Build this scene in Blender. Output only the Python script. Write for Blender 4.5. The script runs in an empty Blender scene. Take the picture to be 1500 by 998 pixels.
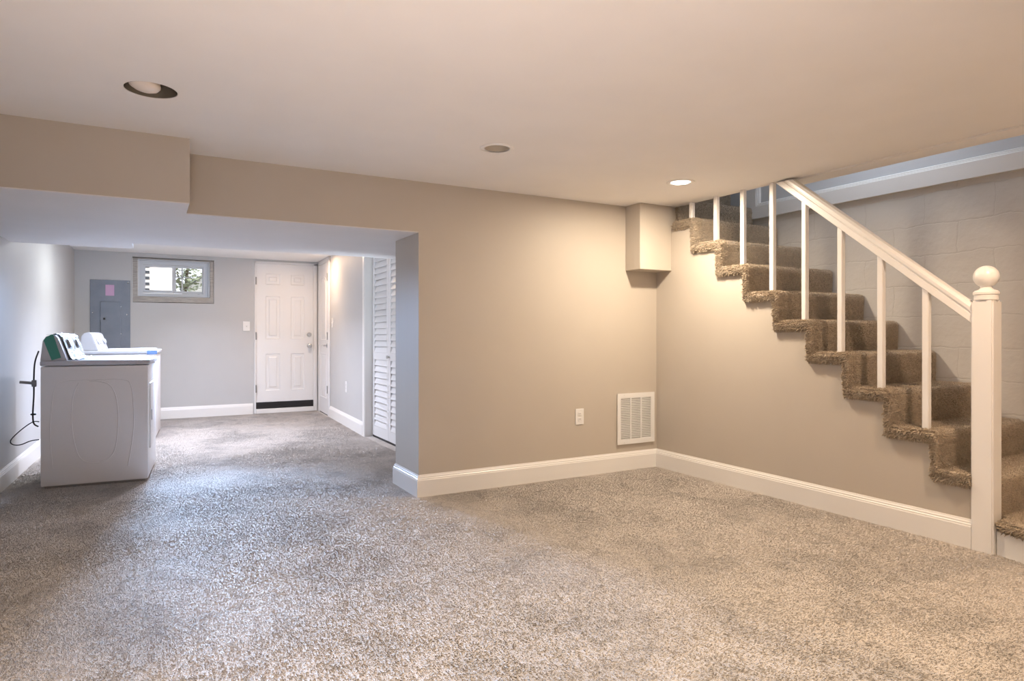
import bpy, bmesh, math, random
import numpy as np
from mathutils import Vector, Matrix
from mathutils.geometry import tessellate_polygon
random.seed(7); rng = np.random.default_rng(11)
PI = math.pi
S = bpy.context.scene; COL = S.collection

# ------------------------------------------------------------------ camera, world, lights
cam = bpy.data.cameras.new('camera'); co = bpy.data.objects.new('camera', cam); COL.objects.link(co)
co.location = (0, 0, 1.06); co.rotation_euler = (PI/2, 0, -0.50994)
cam.sensor_width = 36; cam.lens = 36*953/1500; cam.shift_y = -10/1500; cam.clip_start = 0.05
S.camera = co
S.view_settings.view_transform = 'Standard'; S.view_settings.look = 'None'
S.view_settings.exposure = 0.0; S.view_settings.gamma = 1.0; S.view_settings.use_curve_mapping = False

W = bpy.data.worlds.new('world'); S.world = W; W.use_nodes = True
bgn = W.node_tree.nodes['Background']; bgn.inputs[0].default_value = (.86, .93, 1, 1); bgn.inputs[1].default_value = 2.0

PW = {  # watts per channel of each lamp, daylight source or added fill light
 'window': (25, 39, 64), 'fill_up': (19.5, 16, 14.3), 'stairwell': (12.3, 13.5, 15.5), 'can_stair': (32, 26.5, 20.5), 'can_near': (24, 17, 11.5),
 'fill_mid': (9, 8, 6), 'fill_rear': (20, 14, 8.5), 'fill_corner': (16, 13, 10.5), 'can_side': (13, 9, 6), 'fill_back': (22, 23.5, 29.5), 'can_left': (16, 17, 17.5), 'fill_up_back': (3, 3.5, 4)}
def light(name, kind, loc, rgb, size=.1, size_y=None, target=None, spread=PI, shape=None):
    l = bpy.data.lights.new(name, kind); o = bpy.data.objects.new(name, l); COL.objects.link(o)
    l.energy = max(rgb); l.color = [c/max(max(rgb), 1e-6) for c in rgb]; o.location = loc
    if kind == 'AREA':
        l.shape = shape or ('RECTANGLE' if size_y else 'DISK'); l.size = size
        if size_y: l.size_y = size_y
        l.spread = spread
    if target is not None:
        o.rotation_euler = (Vector(target)-Vector(loc)).to_track_quat('-Z', 'Y').to_euler()
    return o
sun = bpy.data.lights.new('sun', 'SUN'); so = bpy.data.objects.new('sun', sun); COL.objects.link(so)
sun.energy = 3.5; sun.angle = .01; so.rotation_euler = Vector((.25, .8, -.7)).to_track_quat('-Z', 'Y').to_euler()
# daylight through the basement window
light('window_daylight', 'AREA', (.29, 9.10, 1.73), PW['window'], .80, .42, target=(.24, 3.1, .20), spread=math.radians(31))
# added unseen fill light, turned up at the ceiling from behind the camera
light('ceiling_fill', 'AREA', (-.2, -.6, .5), PW['fill_up'], .6, .6, target=(.25, .75, 2.05), spread=math.radians(80))
# second added fill light, out of sight behind the pier, brightening the back room ceiling
light('back_ceiling_fill', 'AREA', (1.80, 5.15, 1.0), PW['fill_up_back'], .4, .4, target=(.9, 7.2, 2.05), spread=math.radians(110))
# daylight from the floor above, down the stairwell
light('stairwell_daylight', 'AREA', (3.70, 2.5, 3.1), PW['stairwell'], .5, 1.6, target=(4.45, 2.7, 2.2), spread=math.radians(120))

# ------------------------------------------------------------------ materials
def mat(name, col, rough=.6, metal=0, spec=.5, build=None):
    m = bpy.data.materials.new(name); m.use_nodes = True
    nt = m.node_tree; b = nt.nodes['Principled BSDF']
    b.inputs['Base Color'].default_value = (*col, 1); b.inputs['Roughness'].default_value = rough
    b.inputs['Metallic'].default_value = metal; b.inputs['Specular IOR Level'].default_value = spec
    if build: build(nt, b)
    return m
def N(nt, t, **kw):
    n = nt.nodes.new(t)
    for k, v in kw.items(): setattr(n, k, v)
    return n
def noise(nt, scale, detail=3, rough=.55, dist=0, vec=None):
    n = N(nt, 'ShaderNodeTexNoise'); n.inputs['Scale'].default_value = scale; n.inputs['Detail'].default_value = detail
    n.inputs['Roughness'].default_value = rough; n.inputs['Distortion'].default_value = dist
    if vec is None:
        tc = N(nt, 'ShaderNodeTexCoord'); vec = tc.outputs['Object']
    nt.links.new(vec, n.inputs['Vector']); return n
def ramp(nt, src, stops):
    r = N(nt, 'ShaderNodeValToRGB'); e = r.color_ramp.elements
    while len(e) < len(stops): e.new(.5)
    for i, (p, c) in enumerate(stops):
        e[i].position = p; e[i].color = (*c, 1) if not isinstance(c, float) else (c, c, c, 1)
    nt.links.new(src, r.inputs[0]); return r.outputs[0]
def mul(nt, a, b, blend='MULTIPLY', fac=1.0):
    m = N(nt, 'ShaderNodeMix', data_type='RGBA', blend_type=blend); m.inputs[0].default_value = fac
    for s, i in ((a, 6), (b, 7)):
        if isinstance(s, tuple): m.inputs[i].default_value = (*s, 1)
        else: nt.links.new(s, m.inputs[i])
    return m.outputs[2]
def bump(nt, b, h, strength=.2, dist=.01, prev=None):
    n = N(nt, 'ShaderNodeBump'); n.inputs['Strength'].default_value = strength; n.inputs['Distance'].default_value = dist
    nt.links.new(h, n.inputs['Height'])
    if prev: nt.links.new(prev, n.inputs['Normal'])
    nt.links.new(n.outputs[0], b.inputs['Normal']); return n.outputs[0]

def paint(name, col, rough=.55, amt=.03):
    def f(nt, b):
        n = noise(nt, 3.0, 2); c = ramp(nt, n.outputs['Fac'], [(.3, 1-amt), (.7, 1.0)])
        nt.links.new(mul(nt, col, c), b.inputs['Base Color'])
        bump(nt, b, noise(nt, 190, 2).outputs['Fac'], .06, .002)
    return mat(name, col, rough, build=f)
M_WALL = paint('warm lit beige paint', (.53, .475, .405))  # same paint as the back room, with the warm light put into its colour
M_WALL_COOL = paint('cool lit beige paint', (.53, .522, .51))  # cooler copy of the wall paint, back room light in its colour
M_CEIL = paint('ceiling paint', (.87, .85, .825), .8)
M_TRIM = paint('white trim paint', (.83, .81, .78), .3, .015)
M_RAIL = paint('white railing paint', (.84, .82, .79), .3, .015)
M_DOOR = paint('white door paint', (.80, .79, .78), .38, .015)
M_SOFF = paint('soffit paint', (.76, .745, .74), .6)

def carpet(nt, b, base, big=True, thru=.0):
    tc = N(nt, 'ShaderNodeTexCoord'); v = tc.outputs['Object']
    fine = noise(nt, 170, 3, .7, 0, v); mid = noise(nt, 34, 3, .65, .3, v)
    c = mul(nt, base, ramp(nt, fine.outputs['Fac'], [(.28, .72), (.5, .98), (.72, 1.18)]))
    c = mul(nt, c, ramp(nt, mid.outputs['Fac'], [(.3, .90), (.7, 1.09)]))
    if big:
        w = noise(nt, 2.1, 3, .55, .9, v); c = mul(nt, c, ramp(nt, w.outputs['Fac'], [(.38, .83), (.46, .98), (.62, 1.07)]))
        w2 = noise(nt, 5.5, 4, .6, 1.4, v); c = mul(nt, c, ramp(nt, w2.outputs['Fac'], [(.37, .85), (.43, 1.0), (.7, 1.04)]))
    nt.links.new(c, b.inputs['Base Color'])
    n1 = bump(nt, b, mid.outputs['Fac'], .5, .02)
    bump(nt, b, fine.outputs['Fac'], .8, .008, n1)
    b.inputs['Sheen Weight'].default_value = .25; b.inputs['Sheen Roughness'].default_value = .5
    t = N(nt, 'ShaderNodeBsdfTranslucent'); nt.links.new(c, t.inputs[0]); x = N(nt, 'ShaderNodeMixShader'); x.inputs[0].default_value = thru   # light passing through the yarn
    nt.links.new(b.outputs[0], x.inputs[1]); nt.links.new(t.outputs[0], x.inputs[2]); nt.links.new(x.outputs[0], nt.nodes['Material Output'].inputs[0])
M_CARPET = mat('beige carpet', (.4, .35, .3), .95, spec=.1, build=lambda nt, b: carpet(nt, b, (.56, .50, .445)))
M_PILE = mat('beige carpet pile', (.4, .35, .3), .95, spec=.1, build=lambda nt, b: carpet(nt, b, (.66, .60, .545), True, .42))
M_SHAG = mat('beige stair carpet', (.36, .3, .24), .95, spec=.1, build=lambda nt, b: carpet(nt, b, (.62, .515, .39), False, .25))

def block(nt, b):
    tc = N(nt, 'ShaderNodeTexCoord'); sp = N(nt, 'ShaderNodeSeparateXYZ'); nt.links.new(tc.outputs['Object'], sp.inputs[0])
    cb = N(nt, 'ShaderNodeCombineXYZ'); nt.links.new(sp.outputs['Y'], cb.inputs[0]); nt.links.new(sp.outputs['Z'], cb.inputs[1])
    wob = noise(nt, 7, 3, .6, 0, tc.outputs['Object'])
    va = N(nt, 'ShaderNodeVectorMath', operation='MULTIPLY_ADD'); nt.links.new(wob.outputs['Color'], va.inputs[0])
    va.inputs[1].default_value = (.05, .05, 0); nt.links.new(cb.outputs[0], va.inputs[2])
    br = N(nt, 'ShaderNodeTexBrick'); nt.links.new(va.outputs[0], br.inputs['Vector'])
    br.inputs['Scale'].default_value = 1; br.inputs['Brick Width'].default_value = .405; br.inputs['Row Height'].default_value = .2
    br.inputs['Mortar Size'].default_value = .006; br.inputs['Mortar Smooth'].default_value = .6
    br.inputs['Color1'].default_value = (.56, .53, .49, 1); br.inputs['Color2'].default_value = (.55, .52, .48, 1); br.inputs['Mortar'].default_value = (.53, .50, .46, 1)
    nt.links.new(br.outputs['Color'], b.inputs['Base Color'])
    inv = N(nt, 'ShaderNodeMath', operation='SUBTRACT'); inv.inputs[0].default_value = 1; nt.links.new(br.outputs['Fac'], inv.inputs[1])
    n1 = bump(nt, b, inv.outputs[0], .35, .004); n2 = bump(nt, b, noise(nt, 4, 3).outputs['Fac'], .35, .04, n1)
    bump(nt, b, noise(nt, 60, 3).outputs['Fac'], .2, .006, n2)
M_BLOCK = mat('painted concrete block', (.6, .55, .5), .6, build=block)

M_APPL = mat('white enamel', (.80, .79, .80), .28)
M_APLID = mat('white appliance plastic', (.53, .54, .58), .42)
M_KNOB = mat('grey plastic', (.30, .29, .29), .45)
M_TAPEG = mat('green packing tape', (.055, .26, .205), .45)
M_TAPEB = mat('blue packing tape', (.14, .25, .52), .5)
def film(nt, b):
    n = noise(nt, 22, 4, .6, 2.0); bump(nt, b, n.outputs['Fac'], 1.0, .03)
    b.inputs['Coat Weight'].default_value = .8
M_FILM = mat('clear packing film', (.57, .57, .51), .25, build=film)
def steel(nt, b):
    n = noise(nt, 5, 3); nt.links.new(ramp(nt, n.outputs['Fac'], [(.3, (.18, .205, .25)), (.7, (.23, .255, .30))]), b.inputs['Base Color'])
M_PANEL = mat('grey enamelled steel', (.21, .235, .28), .42, build=steel)
M_STICK = mat('pink panel sticker', (.60, .38, .56), .6)
M_METAL = mat('satin nickel', (.55, .54, .52), .28, 1)
M_CHROME = mat('bright nickel', (.62, .61, .60), .15, 1)
M_HINGE = mat('worn steel hinge', (.33, .32, .31), .4, .8)
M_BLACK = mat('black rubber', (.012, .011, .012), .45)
M_DARK = mat('dark recess', (.03, .03, .03), .8)
M_CAN = mat('can housing metal', (.20, .175, .14), .5, .3)
M_BAFF = mat('tan lamp baffle', (.52, .46, .37), .5)
M_BULB = mat('frosted bulb glass', (.82, .74, .66), .3)
M_PLAST = mat('white plastic plate', (.80, .79, .77), .35)
M_VINYL = mat('white vinyl window frame', (.58, .61, .64), .38)
def wood(nt, b):
    tc = N(nt, 'ShaderNodeTexCoord'); mp = N(nt, 'ShaderNodeMapping'); mp.inputs['Scale'].default_value = (3, 20, 40)
    nt.links.new(tc.outputs['Object'], mp.inputs[0]); n = noise(nt, 2.2, 4, .6, 1.2, mp.outputs[0])
    nt.links.new(ramp(nt, n.outputs['Fac'], [(.3, (.27, .25, .225)), (.55, (.42, .39, .35)), (.75, (.54, .51, .47))]), b.inputs['Base Color'])
M_WOOD = mat('rough framing lumber', (.55, .5, .44), .8, build=wood)
def emis(nt, b):
    b.inputs['Emission Color'].default_value = (1, .93, .84, 1); b.inputs['Emission Strength'].default_value = 9
M_GLOW = mat('lit lamp diffuser', (.9, .88, .85), .4, build=emis)
M_GLASS = bpy.data.materials.new('window glass'); M_GLASS.use_nodes = True
nt = M_GLASS.node_tree; nt.nodes.clear()
o_ = N(nt, 'ShaderNodeOutputMaterial'); mx = N(nt, 'ShaderNodeMixShader'); tr = N(nt, 'ShaderNodeBsdfTransparent'); gl = N(nt, 'ShaderNodeBsdfGlossy')
fr = N(nt, 'ShaderNodeFresnel'); fr.inputs[0].default_value = 1.25; gl.inputs['Roughness'].default_value = .02
nt.links.new(fr.outputs[0], mx.inputs[0]); nt.links.new(tr.outputs[0], mx.inputs[1]); nt.links.new(gl.outputs[0], mx.inputs[2]); nt.links.new(mx.outputs[0], o_.inputs[0])
def brick(nt, b):
    tc = N(nt, 'ShaderNodeTexCoord'); sp = N(nt, 'ShaderNodeSeparateXYZ'); nt.links.new(tc.outputs['Object'], sp.inputs[0])
    cb = N(nt, 'ShaderNodeCombineXYZ'); nt.links.new(sp.outputs['X'], cb.inputs[0]); nt.links.new(sp.outputs['Z'], cb.inputs[1])
    br = N(nt, 'ShaderNodeTexBrick'); nt.links.new(cb.outputs[0], br.inputs['Vector']); br.inputs['Scale'].default_value = 1
    br.inputs['Brick Width'].default_value = .22; br.inputs['Row Height'].default_value = .075; br.inputs['Mortar Size'].default_value = .006
    br.inputs['Color1'].default_value = (.86, .78, .75, 1); br.inputs['Color2'].default_value = (.80, .68, .65, 1); br.inputs['Mortar'].default_value = (.85, .82, .8, 1)
    nt.links.new(br.outputs['Color'], b.inputs['Base Color'])
M_BRICK = mat('pale brick', (.8, .7, .68), .8, build=brick)
M_LEAF = mat('leaf', (.26, .29, .19), .6)
M_BARK = mat('bark', (.12, .09, .06), .8)
M_SOIL = mat('yard soil', (.25, .22, .17), .9)
M_LOUV = mat('grey shutter paint', (.10, .11, .13), .6)

# ------------------------------------------------------------------ mesh helpers
def box(bm, x0, x1, y0, y1, z0, z1, bev=0, seg=2):
    r = bmesh.ops.create_cube(bm, size=1); vs = r['verts']
    bmesh.ops.scale(bm, vec=(x1-x0, y1-y0, z1-z0), verts=vs)
    bmesh.ops.translate(bm, vec=((x0+x1)/2, (y0+y1)/2, (z0+z1)/2), verts=vs)
    if bev:
        es = list({e for v in vs for e in v.link_edges})
        bmesh.ops.bevel(bm, geom=es, offset=bev, segments=seg, profile=.5, affect='EDGES')
    return vs
def prism(bm, pts, fn, a0, a1):
    """closed polygon pts (u, v) swept from a0 to a1; fn(u, v, a) -> xyz"""
    A = [bm.verts.new(fn(u, v, a0)) for u, v in pts]; B = [bm.verts.new(fn(u, v, a1)) for u, v in pts]
    n = len(pts); fs = [bm.faces.new(A), bm.faces.new(B[::-1])]
    for i in range(n): fs.append(bm.faces.new((A[i], B[i], B[(i+1) % n], A[(i+1) % n])))
    bmesh.ops.recalc_face_normals(bm, faces=fs); return A+B
XY = lambda u, v, a: (u, v, a)
YZ = lambda u, v, a: (a, u, v)
XZ = lambda u, v, a: (u, a, v)
def slab(bm, outline, holes, fn, a0, a1):
    """plate with holes: outline and holes are polygons (u, v)"""
    edges = []; loops = []
    for lp in [outline]+holes:
        vs = [bm.verts.new(fn(u, v, a0)) for u, v in lp]; loops.append(vs)
        edges += [bm.edges.new((vs[i], vs[(i+1) % len(vs)])) for i in range(len(vs))]
    r = bmesh.ops.triangle_fill(bm, use_beauty=True, use_dissolve=False, edges=edges)
    fs = [g for g in r['geom'] if isinstance(g, bmesh.types.BMFace)]
    e = bmesh.ops.extrude_face_region(bm, geom=fs)
    d = Vector(fn(0, 0, a1))-Vector(fn(0, 0, a0))
    bmesh.ops.translate(bm, vec=d, verts=[g for g in e['geom'] if isinstance(g, bmesh.types.BMVert)])
    bmesh.ops.recalc_face_normals(bm, faces=bm.faces[:])
def rect(u0, u1, v0, v1): return [(u0, v0), (u1, v0), (u1, v1), (u0, v1)]
def circ(cx, cy, r, n=40): return [(cx+r*math.cos(2*PI*i/n), cy+r*math.sin(2*PI*i/n)) for i in range(n)]
def lathe(bm, prof, c, n=32, axis='Z', cap=True):
    """prof: list of (r, h) along the axis"""
    rings = []
    for r, hh in prof:
        ring = []
        for i in range(n):
            a = 2*PI*i/n; p = {'Z': (r*math.cos(a), r*math.sin(a), hh), 'Y': (r*math.cos(a), hh, r*math.sin(a)), 'X': (hh, r*math.cos(a), r*math.sin(a))}[axis]
            ring.append(bm.verts.new((c[0]+p[0], c[1]+p[1], c[2]+p[2])))
        rings.append(ring)
    fs = []
    for a, b in zip(rings, rings[1:]):
        for i in range(n): fs.append(bm.faces.new((a[i], a[(i+1) % n], b[(i+1) % n], b[i])))
    if cap: fs += [bm.faces.new(rings[0]), bm.faces.new(rings[-1][::-1])]
    bmesh.ops.recalc_face_normals(bm, faces=fs); return [v for r in rings for v in r]
def tube(bm, pts, r, n=8, sub=6):
    P = [Vector(p) for p in pts]; Q = []
    for i in range(len(P)-1):
        p0, p1, p2, p3 = P[max(i-1, 0)], P[i], P[i+1], P[min(i+2, len(P)-1)]
        for k in range(sub):
            t = k/sub; Q.append(.5*((2*p1)+(-p0+p2)*t+(2*p0-5*p1+4*p2-p3)*t*t+(-p0+3*p1-3*p2+p3)*t**3))
    Q.append(P[-1]); rings = []; up = Vector((.3, .5, .8)).normalized()
    for i, q in enumerate(Q):
        d = (Q[min(i+1, len(Q)-1)]-Q[max(i-1, 0)]).normalized(); u = d.cross(up).normalized(); w = d.cross(u).normalized(); up = -w if w.dot(up) < 0 else w
        rings.append([bm.verts.new(q+r*(math.cos(2*PI*k/n)*u+math.sin(2*PI*k/n)*w)) for k in range(n)])
    fs = []
    for a, b in zip(rings, rings[1:]):
        for k in range(n): fs.append(bm.faces.new((a[k], a[(k+1) % n], b[(k+1) % n], b[k])))
    fs += [bm.faces.new(rings[0]), bm.faces.new(rings[-1][::-1])]; bmesh.ops.recalc_face_normals(bm, faces=fs)
def obj(name, bm, m, parent=None, smooth=False, label=None):
    """link bm (built in world coordinates, or in the parent's frame when the parent is turned) as one mesh object"""
    me = bpy.data.meshes.new(name); bm.to_mesh(me); bm.free(); me.materials.append(m)
    if smooth:
        for p in me.polygons: p.use_smooth = True
        if hasattr(me, 'set_sharp_from_angle'): me.set_sharp_from_angle(angle=math.radians(35))
    o = bpy.data.objects.new(name, me); COL.objects.link(o)
    if parent is not None:
        o.parent = parent
        if not parent.get('_local') :
            w = Vector(); q = parent
            while q is not None: w += q.location; q = q.parent
            me.transform(Matrix.Translation(-w))
        else: o['_local'] = 1
    elif not smooth or True:
        pass
    if label: o['label'] = label
    return o
def B(): return bmesh.new()
def empty(name, loc, rz=0, local=False):
    e = bpy.data.objects.new(name, None); COL.objects.link(e); e.location = loc; e.rotation_euler = (0, 0, rz); e.empty_display_size = .1
    if local: e['_local'] = 1
    return e
def tag(o, label, cat, group=None, kind=None):
    o['label'] = label; o['category'] = cat
    if group: o['group'] = group
    if kind: o['kind'] = kind
    return o
def struct(name, bm, m, label, cat, smooth=False):
    return tag(obj(name, bm, m, smooth=smooth), label, cat, kind='structure')

# ------------------------------------------------------------------ dimensions
CZ = 2.048                                   # ceiling
YB = 3.98                                    # back wall of the carpeted room
XS = 3.55                                    # face of the wall under the stair
YF = 9.16                                    # far wall
xl = lambda y: -.869+.031*(y-5.488)          # left wall
xr = lambda y: 1.95+.043*(y-6.6)             # right wall of the back room

# ------------------------------------------------------------------ room shell
bm = B(); box(bm, -1.3, 4.70, -3.1, 9.18, -.12, 0); floor = struct('floor', bm, M_CARPET, 'beige wall to wall carpet with footmarks across both rooms', 'floor')
def field(x, y, seed, sc):
    g = np.random.default_rng(seed); v = np.zeros_like(x)
    for k in range(14):
        a = g.random()*2*PI; f = sc*(.5+1.6*g.random()); v += np.sin((x*math.cos(a)+y*math.sin(a))*f+g.random()*6.28+1.3*np.sin(y*f*.6+k)+1.1*np.sin(x*f*.5-k))/(.7+f/sc)
    return v/3.2
def floor_pile(rects, dens, length):
    P = np.concatenate([np.column_stack([rng.uniform(a, b, int((b-a)*(d-c)*dens)), rng.uniform(c, d, int((b-a)*(d-c)*dens))]) for a, b, c, d in rects])
    x, y = P[:, 0], P[:, 1]; n = len(x)
    lx = np.tanh(2.2*field(x, y, 3, 3.2))*.55; ly = np.tanh(2.2*field(x, y, 5, 2.6))*.75      # lie of the pile: footmarks and vacuum strokes
    cl = field(x, y, 9, 70)*.5
    L = length*(.65+.6*rng.random(n)); w = L*(.38+.14*rng.random(n)); an = rng.random(n)*2*PI
    V = np.zeros((n, 4, 3))
    for k in range(3):
        V[:, k, 0] = x+w*np.cos(an+k*2.094); V[:, k, 1] = y+w*np.sin(an+k*2.094); V[:, k, 2] = -.001
    V[:, 3, 0] = x+L*(lx+rng.normal(0, .35, n)+cl*.4); V[:, 3, 1] = y+L*(ly+rng.normal(0, .35, n)); V[:, 3, 2] = L*(.55+.16*cl.clip(-1, 1))
    base = np.arange(n)[:, None]*4; F = np.stack([np.concatenate([base+k, base+(k+1) % 3, base+3], 1) for k in range(3)], 1).reshape(-1)
    me = bpy.data.meshes.new('carpet_pile'); me.vertices.add(n*4); me.vertices.foreach_set('co', V.reshape(-1)); me.loops.add(n*9); me.loops.foreach_set('vertex_index', F.astype(np.int32))
    me.polygons.add(n*3); me.polygons.foreach_set('loop_start', np.arange(0, n*9, 3, dtype=np.int32)); me.update(calc_edges=True); me.materials.append(M_PILE)
    o = bpy.data.objects.new('carpet_pile', me); COL.objects.link(o); o.parent = floor; o['kind'] = 'stuff'
floor_pile([(-.98, 3.53, -.4, 3.96), (-.9, 1.51, 3.96, 4.44), (-.86, 1.94, 4.44, 6.6), (-.8, 2.0, 6.6, 9.13)], 20000, .0068)

CANS = [  # x, y, hole radius, kind
    (.01, 3.02, .097, 'bare'), (1.62, 3.06, .083, 'trim'), (3.03, 3.166, .083, 'lit'),
    (2.90, 1.10, .083, 'lit'), (1.45, 1.10, .083, 'lit'), (1.62, -.90, .083, 'lit'), (3.03, -.90, .083, 'lit'),
    (1.70, 8.10, .083, 'back'), (.45, 7.60, .083, 'back'), (.45, 6.50, .083, 'back'), (-.12, 7.25, .083, 'back'), (.01, 1.10, .083, 'lit')]
bm = B()
slab(bm, [(-1.3, -3.1), (4.45, -3.1), (4.45, .9), (3.757, .9), (3.757, 2.80), (3.607, 2.83), (3.607, 4.6), (3.607, 9.3), (-1.3, 9.3)],
     [circ(x, y, r) for x, y, r, k in CANS], XY, CZ, CZ+.22)
struct('ceiling', bm, M_CEIL, 'flat warm white drywall ceiling with recessed lights', 'ceiling')
bm = B(); prism(bm, [(3.600, .9), (3.606, .9), (3.606, 2.83), (3.600, 2.83)], XY, CZ-.004, CZ-.0005)
prism(bm, [(3.606, .9), (3.757, .9), (3.757, 2.80), (3.606, 2.83)], XY, CZ-.009, CZ-.0005)
struct('trim_1', bm, M_CEIL, 'flat drywall strip along the ceiling edge of the stair opening', 'trim')

# back wall of the room: pier with the vent plus the header over the wide opening
bm = B(); prism(bm, [(1.532, 0), (XS, 0), (XS, CZ), (1.75, CZ), (-1.15, CZ), (-1.15, 1.722), (1.532, 1.722)], XZ, YB, YB+.45)
struct('wall_back', bm, M_WALL, 'beige wall with the air vent, ending at the wide opening', 'wall')
# low soffit over the passage
bm = B(); prism(bm, [(-1.15, 4.431), (2.15, 4.431), (2.15, 5.48), (-.10, 5.48), (-.10, 5.82), (-1.15, 5.82)], XY, 1.722, CZ)
prism(bm, [(-1.15, 3.674), (.182, 3.674), (.182, 3.982), (1.531, 3.982), (1.531, 4.431), (-1.15, 4.431)], XY, 1.717, 1.7218)
prism(bm, [(-1.15, 4.431), (2.15, 4.431), (2.15, 5.48), (-.10, 5.48), (-.10, 5.82), (-1.15, 5.82)], XY, 1.717, 1.722)
struct('trim_2', bm, M_SOFF, 'low grey soffit over the passage between the rooms', 'soffit')
# bulkhead on the left, proud of the header
bm = B(); prism(bm, rect(-1.15, .184, 3.672, YB), XY, 1.722, CZ)
struct('trim_3', bm, M_WALL, 'beige bulkhead box at upper left, in front of the header', 'bulkhead')
# boxed pipe in the corner by the stair
bm = B(); box(bm, 3.236, XS, 3.807, YB, 1.548, CZ, .003, 1)
struct('trim_4', bm, M_WALL, 'short beige drywall box in the ceiling corner beside the top steps', 'boxing')

# left wall, right wall of the back room, closing walls
bm = B(); prism(bm, [(xl(-3), -3), (xl(9.3), 9.3), (xl(9.3)-.12, 9.3), (xl(-3)-.12, -3)], XY, 0, CZ)
struct('wall_left', bm, M_WALL_COOL, 'pale wall behind the laundry machines', 'wall')
bm = B(); prism(bm, [(xr(6.585), 6.585), (xr(YF), YF), (xr(YF)+.12, YF), (2.35, 6.585)], XY, 0, CZ)
struct('wall_side', bm, M_WALL_COOL, 'pale back room wall between the louvered closet and the corner door', 'wall')
bm = B(); prism(bm, [(1.95, 4.43), (2.07, 4.43), (2.07, 5.52), (1.95, 5.52)], XY, 0, 1.722)
struct('wall_closet', bm, M_WALL, 'short wall before the louvered closet, behind the pier', 'wall')
bm = B(); box(bm, 2.07, 2.75, 5.40, 5.50, 0, CZ); box(bm, 2.65, 2.75, 5.50, 6.585, 0, CZ)
struct('wall_closet', bm, M_WALL, 'inside walls of the closet behind the louvered doors', 'wall')
bm = B(); box(bm, -1.2, 4.45, -3.1, -3.0, 0, CZ); struct('wall_front', bm, M_WALL, 'beige wall behind the viewpoint', 'wall')
bm = B()
slab(bm, rect(-1.0, 2.3, 0, CZ), [rect(-.167, .738, 1.444, 1.998), rect(1.222, xr(YF)-.012, .0005, 2.022)], XZ, YF, YF+.20)
struct('wall_far', bm, M_WALL_COOL, 'pale far wall with the small window and the white entry door', 'wall')

# wall under the stair: its top follows the steps
Yf = lambda n: 1.363+.2425*(n-1); Zt = lambda n: .1705+.1945*(n-1)
pts = [(1.692, 0)]; pts.append((1.692, Zt(2)-.055))
for n in range(2, 11):
    yb = Yf(n+1)+.03
    pts.append((min(yb, 3.822), Zt(n)-.055))
    if n < 10: pts.append((yb, Zt(n+1)-.055))
pts += [(3.822, CZ), (YB, CZ), (YB, 0)]
bm = B(); prism(bm, pts, YZ, XS, XS+.055)
struct('wall_stair', bm, M_WALL, 'beige wall under the stair with a stepped carpeted top', 'wall')
bm = B(); box(bm, 4.45, 4.65, -3.1, 6.0, 0, 2.02); struct('wall_right', bm, M_BLOCK, 'beige painted concrete block wall beside the stair', 'wall')
M_UP = paint('pale grey stairwell paint', (.60, .61, .62))
bm = B(); box(bm, 4.45, 4.65, -3.1, 6.0, 2.02, 4.2); struct('wall_upper', bm, M_UP, 'pale grey plaster wall above the block wall', 'wall')
bm = B(); box(bm, 3.45, 3.606, -3.1, 6.0, CZ+.222, 4.2); struct('wall_upper', bm, M_UP, 'stairwell wall over the edge of the ceiling', 'wall')
bm = B(); box(bm, 3.606, 4.45, 5.7, 5.8, 2.0, 4.2); struct('wall_upper', bm, M_UP, 'stairwell wall at the head of the stair', 'wall')
bm = B(); box(bm, 3.606, 4.45, .70, .80, CZ+.222, 4.2); struct('wall_upper', bm, M_UP, 'stairwell wall above the foot of the stair', 'wall')
bm = B(); box(bm, 3.45, 4.65, -3.1, 6.0, 4.2, 4.3); struct('ceiling', bm, M_UP, 'stairwell ceiling of the floor above', 'ceiling')
bm = B(); box(bm, 3.612, 4.45, 4.31, 5.7, 2.05, 2.30); struct('floor', bm, M_SHAG, 'landing at the head of the stair', 'floor')

# ------------------------------------------------------------------ baseboards
PROF = [(0, 0), (.016, 0), (.016, .106), (.0135, .112), (.0135, .117), (.0095, .122), (.0095, .128), (.0055, .134), (.003, .142), (0, .142)]
def board(bm, p, q, nrm, m0=0, m1=0, prof=PROF, z=0):
    """moulding from p to q (x, y); nrm points into the room; m0/m1 shift the ends in proportion to the projection (mitres)"""
    p, q, nv = Vector((*p, 0)), Vector((*q, 0)), Vector((*nrm, 0)).normalized(); d = (q-p).normalized()
    A = [bm.verts.new(p+nv*t+d*m0*t+Vector((0, 0, z+hh))) for t, hh in prof]; Bv = [bm.verts.new(q+nv*t+d*m1*t+Vector((0, 0, z+hh))) for t, hh in prof]
    n = len(prof); fs = [bm.faces.new(A), bm.faces.new(Bv[::-1])]+[bm.faces.new((A[i], Bv[i], Bv[(i+1) % n], A[(i+1) % n])) for i in range(n)]
    bmesh.ops.recalc_face_normals(bm, faces=fs)
bm = B(); board(bm, (1.532, YB), (XS, YB), (0, -1), -1, -1); struct('baseboard_back', bm, M_TRIM, 'white baseboard under the air vent wall', 'baseboard')
bm = B(); board(bm, (1.532, YB+.45), (1.532, YB), (-1, 0), -1, 1); struct('baseboard_pier', bm, M_TRIM, 'short white baseboard on the end of the pier at the opening', 'baseboard')
bm = B(); board(bm, (XS, YB), (XS, 1.692), (-1, 0), 1, 0); struct('baseboard_stair', bm, M_TRIM, 'white baseboard along the wall under the stair', 'baseboard')
bm = B(); board(bm, (xl(-2.9), -2.9), (xl(YF), YF), (1, -.031), 0, -1); struct('baseboard_left', bm, M_TRIM, 'white baseboard along the left wall behind the laundry machines', 'baseboard')
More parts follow.
